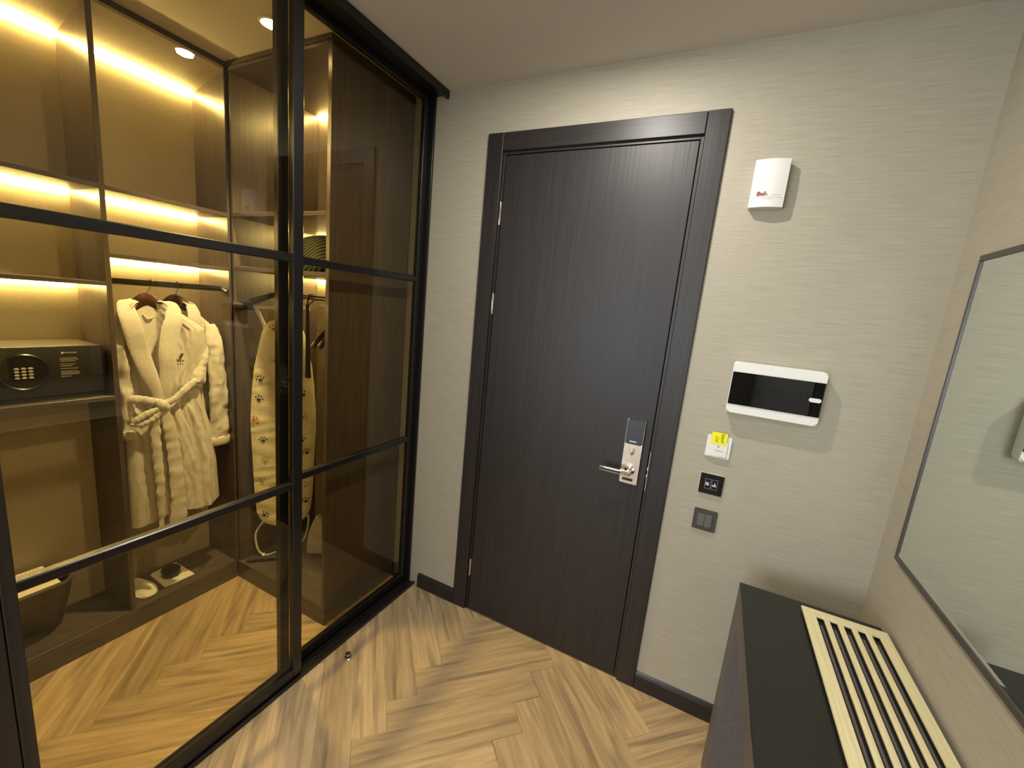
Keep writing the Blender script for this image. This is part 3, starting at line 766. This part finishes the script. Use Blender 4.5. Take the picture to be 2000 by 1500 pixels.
def make_robe(name, label, yc, xm, yl_tab, yr_tab, neck, vbot, zbot, seed, D=0.034, hemslope=0.0):
    rnd = random.Random(seed); ph = [rnd.uniform(0, 6.28) for _ in range(8)]
    t = thing(name, (xm, yc, zbot), label, 'bathrobe', 'white bathrobes on the rod')
    ztop = 1.512
    nl, nr, nz_ = neck                                  # neck edges and height
    def fold(s, z):
        low = smooth(1.08, 0.75, z); g = math.exp(-((z-1.07)/0.05)**2)
        f = 0.0085*low*math.sin(7.5*s+ph[0]+0.6*math.sin(z*3)) + 0.006*low*math.sin(15*s+ph[1]) + 0.004*low*math.sin(26*s+ph[2]+z*2)
        up_ = smooth(1.05, 1.2, z)
        f += 0.004*up_*math.sin(6*s+ph[3]+z*9) + 0.003*up_*math.sin(11*s-z*16+ph[4])
        f += -0.012*g + 0.004*g*math.sin(30*s+ph[5])
        f += 0.0016*math.sin(41*s+ph[6]+z*13)*math.sin(z*31+ph[7])
        q = Vector((s*2.6+seed, z*4.0, seed*1.7)); f += 0.010*noise.noise(q)*(0.5+0.5*low)
        f += 0.006*noise.noise(Vector((s*9.0+z*3, z*7.0, seed))) + 0.003*noise.noise(Vector((s*20, z*26, seed*3.1)))
        g2 = smooth(1.08, 1.0, z)*smooth(0.72, 0.98, z); f += 0.007*g2*math.sin(19*s+ph[4]+2*noise.noise(Vector((s*3, z*4, 9))))
        return f
    def vedge(z):
        q = (z-vbot[1])/(nz_-vbot[1]); q = max(0, min(1, q)); q2 = q**0.8
        return vbot[0]+(nl-vbot[0])*q2, vbot[0]+(nr-vbot[0])*q2
    def front(s, z):
        y0, y1 = lerp_tab(yl_tab, z), lerp_tab(yr_tab, z)
        y = (y0+y1)/2 + s*(y1-y0)/2
        d = D*(0.75+0.25*smooth(1.2, 0.7, z))*max(0, 1-abs(s)**3.0)**0.5
        x = xm + d + fold(s, z)*(1-abs(s)**4)
        a, b = vedge(z)
        if z > vbot[1]:
            pit = smooth(a-0.006, a+0.010, y)*smooth(b+0.006, b-0.010, y)
            x = x*(1-pit) + (xm-0.012)*pit
        return x, y
    nu_f, nu_b, nz = 110, 20, 130
    def surf(u, v):
        z = zbot + (ztop-zbot)*v
        k = u*(nu_f+nu_b)
        if k < nu_f:
            s = -1 + 2*k/nu_f; x, y = front(s, z)
        else:
            s = 1 - 2*(k-nu_f)/nu_b
            y0, y1 = lerp_tab(yl_tab, z), lerp_tab(yr_tab, z); y = (y0+y1)/2 + s*(y1-y0)/2
            x = xm - 0.022*max(0, 1-abs(s)**3)**0.5 + 0.003*math.sin(9*s+ph[1]+z*5)
        zz = z + (0.012*math.sin(5*s+ph[2]) + hemslope*s)*smooth(0.12, 0.0, v)
        return (x, y, zz)
    body = mesh_obj('body', grid(surf, nu_f+nu_b, nz, closed_u=True), M_terry, t, smooth=True)
    return t, body, front, vedge, fold

def crumple(bm, amp, f1, f2, seed):
    for v in bm.verts:
        c = v.co
        v.co = c + Vector((amp*noise.noise(Vector((c.y*f1+seed, c.z*f2, seed*2.3))), 0.5*amp*noise.noise(Vector((c.z*f2+7, c.y*f1, seed))), 0.35*amp*noise.noise(Vector((c.y*f1*2, c.z*f2*2, seed+4)))))
    return bm

def strip(path, widths, thick, up, bm=None, ripple=0.0, seed=0, n=16, cr=(0.0045, 30, 24)):
    """flattened tube whose wide side lies along up"""
    rnd = random.Random(seed); P = spline(path, 14); k = len(P); W_ = []
    for i in range(k):
        f = i/(k-1)*(len(widths)-1); j = min(int(f), len(widths)-2); wv = widths[j]+(widths[j+1]-widths[j])*(f-j)
        W_.append(wv*(1+ripple*math.sin(i*1.1+seed)+ripple*0.6*rnd.uniform(-1,1)))
    return crumple(tube(P, W_, bm, n=n, flat=thick, up=up), cr[0], cr[1], cr[2], seed)

# robe in front
wooden_hanger(-0.824, -0.885, 1.528, 'dark wooden coat hanger carrying the robe tied with a belt', hook=(-0.90, -0.799), half=0.115)
yl1 = [(0.4,-0.945), (0.6,-0.945), (0.9,-0.942), (1.07,-0.938), (1.2,-0.944), (1.40,-0.950), (1.46,-0.948), (1.50,-0.905), (1.53,-0.868)]
yr1 = [(0.4,-0.572), (0.5,-0.564), (0.72,-0.572), (0.9,-0.592), (1.05,-0.630), (1.12,-0.640), (1.22,-0.612), (1.34,-0.603), (1.40,-0.606), (1.45,-0.672), (1.49,-0.728), (1.53,-0.775)]
t, body, front1, vedge1, fold1 = make_robe('bathrobe', 'white bathrobe tied with a belt, dark embroidery on the chest', -0.80, -0.868, yl1, yr1,
                             (-0.878, -0.780, 1.50), (-0.809, 1.085), 0.500, 3)
xc = -0.825
left = [(-0.880,-0.868,1.520), (-0.862,-0.903,1.504), (-0.840,-0.908,1.46), (-0.830,-0.900,1.40), (-0.825,-0.882,1.30), (-0.822,-0.856,1.20), (-0.826,-0.818,1.085)]
right = [(-0.880,-0.784,1.522), (-0.860,-0.744,1.508), (-0.836,-0.746,1.45), (-0.826,-0.764,1.40), (-0.818,-0.784,1.30), (-0.816,-0.788,1.20), (-0.822,-0.805,1.075)]
auto_smooth(mesh_obj('collar', strip(left, [0.020,0.028,0.034,0.036,0.034,0.031,0.018], 0.19, (0,1,0.15), ripple=0.01, seed=2, cr=(0.006, 14, 9)), M_terry, t), 80)
auto_smooth(mesh_obj('collar', strip(right, [0.020,0.028,0.035,0.038,0.036,0.033,0.018], 0.19, (0,1,-0.15), ripple=0.01, seed=5, cr=(0.006, 14, 9)), M_terry, t), 80)
auto_smooth(mesh_obj('collar_back', strip([(-0.880,-0.868,1.515), (-0.898,-0.85,1.500), (-0.902,-0.828,1.494), (-0.898,-0.806,1.500), (-0.880,-0.788,1.515)], [0.024,0.028,0.028,0.028,0.024], 0.3, (0,0,1)), M_terry, t), 80)
auto_smooth(mesh_obj('hanger_loop', tube(spline([(-0.878,-0.842,1.462), (-0.874,-0.832,1.447), (-0.874,-0.818,1.445), (-0.878,-0.805,1.458)], 5), 0.0035, n=6), M_terry, t), 80)
def sleeve(parent, path, radii, cuff, seed, flat=0.55):
    rnd = random.Random(seed); P = spline(path, 16); k = len(P); R = []
    for i in range(k):
        f = i/(k-1)*(len(radii)-1); j = min(int(f), len(radii)-2)
        R.append((radii[j]+(radii[j+1]-radii[j])*(f-j))*(1+0.05*noise.noise(Vector((i*0.35, seed, 0)))))
    bm = crumple(tube(P, R, n=26, flat=flat, up=(0,1,0)), 0.014, 42, 13, seed)
    crumple(bm, 0.005, 70, 45, seed+3)
    s = mesh_obj('sleeve', bm, M_terry, parent, smooth=True)
    if cuff:
        e = P[-1]; r = R[-1]
        bm = tube([e+Vector((0,0,0.036)), e+Vector((0,0,0.030)), e+Vector((0,0,0.0)), e+Vector((0,0,-0.008))], [r*1.0, r*1.10, r*1.12, r*1.0], n=18, flat=flat*1.05, up=(0,1,0))
        mesh_obj('cuff', bm, M_terry, parent, smooth=True)
    return s
sleeve(t, [(-0.868,-0.925,1.43), (-0.860,-0.932,1.30), (-0.858,-0.930,1.10), (-0.862,-0.928,0.92)], [0.020,0.025,0.026,0.025], True, 1, 0.8)
sleeve(t, [(-0.880,-0.632,1.40), (-0.884,-0.628,1.30), (-0.868,-0.640,1.20), (-0.858,-0.655,1.14)], [0.030,0.040,0.040,0.034], False, 4, 0.7)
# belt: band, knot, bow loop, two hanging tails
def bx_(s, z, off=0.010):
    x, y = front1(s, z); return (x+off, y, z)
auto_smooth(mesh_obj('belt', strip([(-0.852,-0.942,1.085), (-0.828,-0.915,1.098), (-0.820,-0.875,1.090), (-0.818,-0.83,1.075), (-0.815,-0.80,1.068), (-0.820,-0.76,1.085), (-0.828,-0.71,1.125), (-0.842,-0.665,1.145), (-0.862,-0.635,1.120)], [0.016,0.019,0.018,0.015,0.016,0.016,0.017,0.020,0.016], 0.45, (0,0,1), ripple=0.05, seed=3), M_terry, t), 80)
auto_smooth(mesh_obj('belt_knot', strip([(-0.812,-0.835,1.085), (-0.802,-0.820,1.062), (-0.806,-0.800,1.045)], [0.014,0.020,0.014], 0.7, (0,0.6,1), seed=1), M_terry, t), 80)
auto_smooth(mesh_obj('belt_loop', strip([(-0.808,-0.830,1.045), (-0.806,-0.870,1.035), (-0.812,-0.915,1.010), (-0.818,-0.928,0.995), (-0.812,-0.905,0.988), (-0.806,-0.860,1.005), (-0.804,-0.828,1.035)], [0.012,0.016,0.014,0.009,0.012,0.014,0.011], 0.5, (0,0.2,1), ripple=0.08, seed=8), M_terry, t), 80)
auto_smooth(mesh_obj('belt_tail', strip([(-0.806,-0.835,1.05), (-0.812,-0.848,0.98), (-0.815,-0.848,0.85), (-0.815,-0.843,0.70), (-0.818,-0.843,0.56), (-0.822,-0.846,0.425)], [0.012,0.018,0.019,0.018,0.015,0.006], 0.32, (0,1,0), ripple=0.10, seed=6, n=10), M_terry, t), 80)
auto_smooth(mesh_obj('belt_tail', strip([(-0.806,-0.820,1.05), (-0.808,-0.800,0.97), (-0.812,-0.785,0.85), (-0.812,-0.778,0.70), (-0.814,-0.775,0.56), (-0.820,-0.782,0.430)], [0.013,0.024,0.027,0.028,0.032,0.040], 0.22, (0,1,0), ripple=0.07, seed=9, n=10), M_terry, t), 80)
# chest embroidery
def on_chest(y, z):
    y0, y1 = lerp_tab(yl1, z), lerp_tab(yr1, z); s = (y-(y0+y1)/2)/((y1-y0)/2)
    return front1(s, z)[0]
bm = bmesh.new()
marks = []
def em(y, z, wd, hg, rot=0.0):
    x = on_chest(y, z)+0.0022
    c, s = math.cos(rot), math.sin(rot)
    p = [(y + c*a - s*b, z + s*a + c*b) for a, b in ((-wd/2,-hg/2), (wd/2,-hg/2), (wd/2,hg/2), (-wd/2,hg/2))]
    prism(p, 0, x-0.006, x+0.0008, bm)
tl = -0.20
for i, (wd, hg) in enumerate(((0.003,0.018), (0.006,0.010), (0.0025,0.011), (0.006,0.009), (0.006,0.009), (0.003,0.013), (0.005,0.009))):
    em(-0.762+i*0.0078, 1.262+tl*i*0.0078, wd, hg, tl)
for i in range(6): em(-0.760+i*0.0085, 1.246+tl*i*0.0085, 0.004, 0.0045, tl)
for i in range(3): em(-0.722+0.004*i, 1.268+i*0.008, 0.009, 0.0045, tl+0.6); em(-0.727+0.004*i, 1.270+i*0.008, 0.003, 0.006, tl)
mesh_obj('embroidery', bm, M_embr, t)

# robe behind
wooden_hanger(-0.690, -0.935, 1.528, 'dark wooden coat hanger carrying the untied robe behind', hook=(-0.90, -0.697), half=0.12)
yl2 = [(0.4,-0.86), (1.3,-0.86), (1.42,-0.85), (1.48,-0.78), (1.53,-0.738)]
yr2 = [(0.4,-0.552), (0.55,-0.548), (0.9,-0.545), (1.2,-0.540), (1.38,-0.530), (1.42,-0.545), (1.47,-0.600), (1.50,-0.638), (1.53,-0.655)]
t, body, front2, vedge2, fold2 = make_robe('bathrobe', 'white bathrobe half hidden behind the belted one, sleeve hanging straight', -0.70, -0.938, yl2, yr2,
                             (-0.738, -0.650, 1.50), (-0.69, 1.15), 0.47, 12, D=0.026)
auto_smooth(mesh_obj('collar', strip([(-0.942,-0.722,1.522), (-0.925,-0.742,1.508), (-0.908,-0.748,1.45), (-0.903,-0.735,1.35), (-0.903,-0.70,1.16)], [0.018,0.024,0.029,0.029,0.018], 0.22, (0,1,0.15), seed=2), M_terry, t), 80)
auto_smooth(mesh_obj('collar', strip([(-0.942,-0.664,1.522), (-0.925,-0.634,1.508), (-0.906,-0.628,1.45), (-0.902,-0.640,1.35), (-0.902,-0.675,1.16)], [0.018,0.024,0.030,0.030,0.018], 0.22, (0,1,-0.15), seed=4), M_terry, t), 80)
sleeve(t, [(-0.915,-0.560,1.415), (-0.885,-0.552,1.32), (-0.872,-0.551,1.15), (-0.866,-0.553,0.95), (-0.864,-0.556,0.805)], [0.026,0.040,0.042,0.043,0.046], True, 7, 0.55)

# ================================================================== THINGS IN WARDROBE B
# --- ironing board turned 45 degrees, local frame: x across, -y towards the room
bp = Vector((-0.76, -0.47, 0.100)) + Vector((math.cos(PI/4), math.sin(PI/4), 0))*0.17
t = thing('ironing_board', bp, 'folded ironing board with paw print cover standing in the short wardrobe', 'ironing board', rotz=PI/4)
HWT = [(0.312,0.0), (0.318,0.055), (0.33,0.092), (0.355,0.117), (0.40,0.135), (0.49,0.143), (0.62,0.148), (0.75,0.152), (0.87,0.157), (0.98,0.156), (1.12,0.147), (1.22,0.136), (1.327,0.115), (1.40,0.099), (1.44,0.083), (1.46,0.062), (1.469,0.035), (1.472,0.0)]
def bfront(s, z):
    f = -0.014*(1-abs(s)**6) - 0.006*(1-s*s)
    f += -0.0016*math.sin(z*62+s*3.0)*math.sin(z*17+1.0) - 0.0012*math.sin(z*120-s*4)*smooth(0.0, 0.6, math.sin(z*23))
    return f
zs = [a for a, _ in HWT]
rows = []
for (a, b) in zip(zs, zs[1:]):
    k = max(1, int((b-a)/0.008))
    rows += [a+(b-a)*i/k for i in range(k)]
rows = [0.3125] + rows[1:] + [1.4715]
def cov(u, v):
    j = min(len(rows)-1, int(round(v*(len(rows)-1)))); z = rows[j]; hw_ = max(0.004, lerp_tab(HWT, z))
    k = u*36
    if k < 26: s = -1+2*k/26; return (s*hw_, bfront(s, z), z-0.1)
    s = 1-2*(k-26)/10; return (s*hw_, 0.012, z-0.1)
bmc = grid(cov, 36, len(rows), closed_u=True)
cover = auto_smooth(mesh_obj('cover', bmc, M_cover, t, local=True), 60)
def paw(x, z, ang, material, size=0.029):
    bm = bmesh.new(); hw_ = lerp_tab(HWT, z)
    def disc(cx_, cz_, rx, rz, rot):
        vs = []
        for i in range(10):
            a = 2*PI*i/10; px, pz = rx*math.cos(a), rz*math.sin(a)
            qx = cx_ + px*math.cos(rot)-pz*math.sin(rot); qz = cz_ + px*math.sin(rot)+pz*math.cos(rot)
            gx = x + qx*math.cos(ang)-qz*math.sin(ang); gz_ = z + qx*math.sin(ang)+qz*math.cos(ang)
            gx = max(-hw_*0.985, min(hw_*0.985, gx))
            vs.append((gx, bfront(gx/hw_, gz_)-0.0032, gz_-0.1))
        bm.faces.new([bm.verts.new(v) for v in vs])
    k = size
    disc(0, -0.18*k, 0.36*k, 0.30*k, 0)
    for (a, b, r_) in ((-0.62,0.12,0.5), (-0.24,0.50,0.15), (0.24,0.50,-0.15), (0.62,0.12,-0.5)): disc(a*k, b*k, 0.13*k, 0.20*k, r_)
    mesh_obj('paw_print', bm, material, cover, local=True)
for (s, z, a, mm) in ((0.129,1.426,-0.1,M_pawr), (0.128,1.263,0.4,M_pawf), (0.064,1.157,0.3,M_paw), (0.058,1.051,-0.3,M_paw), (0.035,0.935,-1.1,M_pawr), (0.074,0.825,0.1,M_paw),
                      (0.082,0.713,0.2,M_pawf), (0.063,0.593,0.4,M_pawf), (0.078,0.392,-0.9,M_paw), (0.264,1.081,0.9,M_paw), (0.267,0.956,-0.9,M_pawr), (0.26,0.825,0.2,M_paw),
                      (0.284,0.753,0.4,M_paw), (0.28,0.462,0.5,M_paw), (0.28,0.557,-0.2,M_pawf), (0.17,1.33,0.3,M_paw), (0.175,0.99,0.8,M_pawr), (0.18,0.64,0.2,M_paw), (0.19,0.45,-0.4,M_paw), (0.20,1.16,-0.6,M_paw)):
    paw(s-0.17, z, a, mm)
auto_smooth(mesh_obj('leg', tube([(-0.165,0.040,1.425), (0.02,0.035,1.43), (0.02,0.035,0.60), (-0.02,0.030,0.5)], 0.009, n=10), M_tube, t, local=True))
auto_smooth(mesh_obj('leg', tube([(-0.128,0.030,1.415), (-0.092,0.030,1.33), (-0.03,0.035,0.9), (0.02,0.035,0.45)], 0.009, n=10), M_tube, t, local=True))
auto_smooth(mesh_obj('foot_bar', tube([(-0.165,0.022,1.425), (0.12,0.022,1.435)], 0.010, n=10), M_tube, t, local=True))
bm = tube([(-0.226,0.022,1.424), (-0.14,0.022,1.425)], 0.019, n=10)
auto_smooth(mesh_obj('rubber_foot', bm, M_rubber, t, local=True))
loop = [(-0.10,0.024,0.24), (-0.135,0.024,0.19), (-0.149,0.024,0.14), (-0.138,0.024,0.06), (-0.108,0.024,0.022), (-0.06,0.024,0.028), (0.06,0.024,0.075), (0.10,0.024,0.105), (0.12,0.024,0.19), (0.118,0.024,0.25), (0.09,0.024,0.28)]
auto_smooth(mesh_obj('leg_loop', tube(spline(loop, 6), 0.0055, n=8), M_tube, t, local=True))
auto_smooth(mesh_obj('rubber_foot', tube([(-0.185,0.0,0.014), (-0.165,0.0,0.016), (-0.06,0.0,0.014), (-0.03,0.0,0.012)], [0.013,0.0138,0.0138,0.011], n=10), M_rubber, t, local=True))
auto_smooth(mesh_obj('foot_link', tube([(-0.11,0.0,0.02), (-0.108,0.024,0.03)], 0.006, n=8), M_tube, t, local=True))

# --- steam iron standing on its heel
t = thing('steam_iron', (-0.545, -0.20, 0.1), 'white steam iron standing on its heel beside the ironing board', 'iron', rotz=0.5)
def shell(u, v):
    a = 2*PI*u; z = 0.004 + 0.235*v
    hw_ = 0.052*(1-(v**2.6))*0.96+0.003; dp = 0.030*(1-0.65*v)
    return (hw_*math.cos(a), 0.012+dp*math.sin(a), z)
bm = grid(shell, 24, 14, closed_u=True)
bm.verts.ensure_lookup_table(); bm.faces.new([bm.verts[i] for i in range(24)])
auto_smooth(mesh_obj('shell', bm, M_iron, t, local=True), 50)
def spp(v): return 0.056*(1-(v**2.6))*0.97+0.002
pts = [(-spp(i/14), 0.002+0.245*i/14) for i in range(15)] + [(spp(1-i/14), 0.002+0.245*(1-i/14)) for i in range(15)]
auto_smooth(mesh_obj('soleplate', prism(pts, 1, -0.024, -0.018), M_iron, t, local=True), 40)
hd = [(0,0.040,0.02), (0,0.075,0.03), (0,0.092,0.07), (0,0.088,0.13), (0,0.060,0.17), (0,0.030,0.175)]
auto_smooth(mesh_obj('handle', tube(spline(hd, 6), 0.012, n=10), M_iron, t, local=True), 60)
auto_smooth(mesh_obj('dial', lathe([(0.017,0.0), (0.017,0.012), (0.012,0.016)], (0.034,0.034,0.085), n=18, axis=1), M_rubber, t, local=True))
cp = [(0.0,0.075,0.03), (0.04,0.10,0.02), (0.10,0.11,0.006), (0.15,0.06,0.006), (0.17,-0.01,0.006)]
auto_smooth(mesh_obj('cord', tube(spline(cp, 6), 0.0035, n=6), M_rubber, t, local=True))

# --- palm print cushion on the shelf
t = thing('palm_cushion', (-0.40, -0.34, 1.716), 'dark green cushion with pale palm leaf print on the lit shelf', 'cushion', rotz=-0.25)
def pil(u, v):
    a = 2*PI*u; c, s = math.cos(a), math.sin(a)
    rr = math.sin(PI*v)**0.5 if 0 < v < 1 else 0.0005
    fl = -math.cos(PI*v)
    x = 0.155*math.copysign(abs(c)**0.55, c)*rr; z = 0.088*math.copysign(abs(s)**0.6, s)*rr*(1-0.10*math.sin(x*9)); y = 0.055*fl
    return (x, y, z + 0.0885 + 0.006*math.sin(x*11))
auto_smooth(mesh_obj('cover', grid(pil, 44, 19, closed_u=True), M_palm, t, local=True), 80)
pp = []
for i in range(44):
    a = 2*PI*i/44; c, s = math.cos(a), math.sin(a); x = 0.156*math.copysign(abs(c)**0.55, c)
    pp.append((x, 0.0, 0.089*math.copysign(abs(s)**0.6, s)*(1-0.10*math.sin(x*9)) + 0.0885 + 0.006*math.sin(x*11)))
auto_smooth(mesh_obj('piping', tube(pp, 0.0028, closed=True, n=6), mat('piping_cream', (0.55,0.52,0.38), 0.8), t, local=True))

# --- long black shoehorn on the rod
t = thing('shoehorn', (-0.535, -0.288, 1.17), 'long black shoehorn hanging by a strap from the rod', 'shoehorn')
P = [(-0.535,-0.290,1.560), (-0.534,-0.290,1.48), (-0.532,-0.290,1.35), (-0.528,-0.291,1.25), (-0.525,-0.292,1.19), (-0.524,-0.293,1.175)]
auto_smooth(mesh_obj('blade', tube(spline(P, 6), [0.009+0.008*(i/30)**1.5 if i < 27 else 0.0160-0.003*(i-27) for i in range(31)], n=12, flat=0.25, up=(0.8,0.6,0)), mat('shoehorn_black', (0.006,0.006,0.006), 0.55), t), 70)
lp = [(-0.535,-0.290,1.558), (-0.535,-0.286,1.59), (-0.535,-0.278,1.609), (-0.535,-0.265,1.613), (-0.535,-0.252,1.607), (-0.535,-0.252,1.585), (-0.535,-0.275,1.565), (-0.535,-0.289,1.552)]
auto_smooth(mesh_obj('strap', tube(spline(lp, 6), 0.004, n=8), M_rubber, t))

# --- two empty hangers on the short rod, turned across it
def bare_hanger(x, dz, label):
    t = thing('coat_hanger', (x, -0.265, 1.40), label, 'hanger', 'empty hangers on the short rod')
    half = 0.205
    pts = [(x + 0.012*abs(s)**2, -0.265 + s*half, 1.375 + dz + 0.125*(1-abs(s)**1.7)) for s in [i/10-1 for i in range(21)]]
    rs = [0.018 - 0.006*abs(i/10-1) + 0.010*max(0, abs(i/10-1)-0.7) for i in range(21)]
    auto_smooth(mesh_obj('shoulder_arm', tube(pts, rs, n=12, flat=0.62, up=(0,0,1)), M_hanger, t))
    zt_ = 1.50 + dz
    hk = [(x, -0.265, zt_), (x, -0.265, 1.565), (x, -0.253, 1.590), (x, -0.252, 1.604), (x, -0.265, 1.6135), (x, -0.278, 1.604), (x, -0.279, 1.592)]
    mesh_obj('hook', tube(spline(hk, 6), 0.0018, n=6), M_rod, t)
bare_hanger(-0.282, 0.0, 'empty glossy dark wooden hanger between the shoehorn and another hanger')
bare_hanger(-0.236, 0.006, 'empty glossy dark wooden hanger next to the wardrobe end panel')
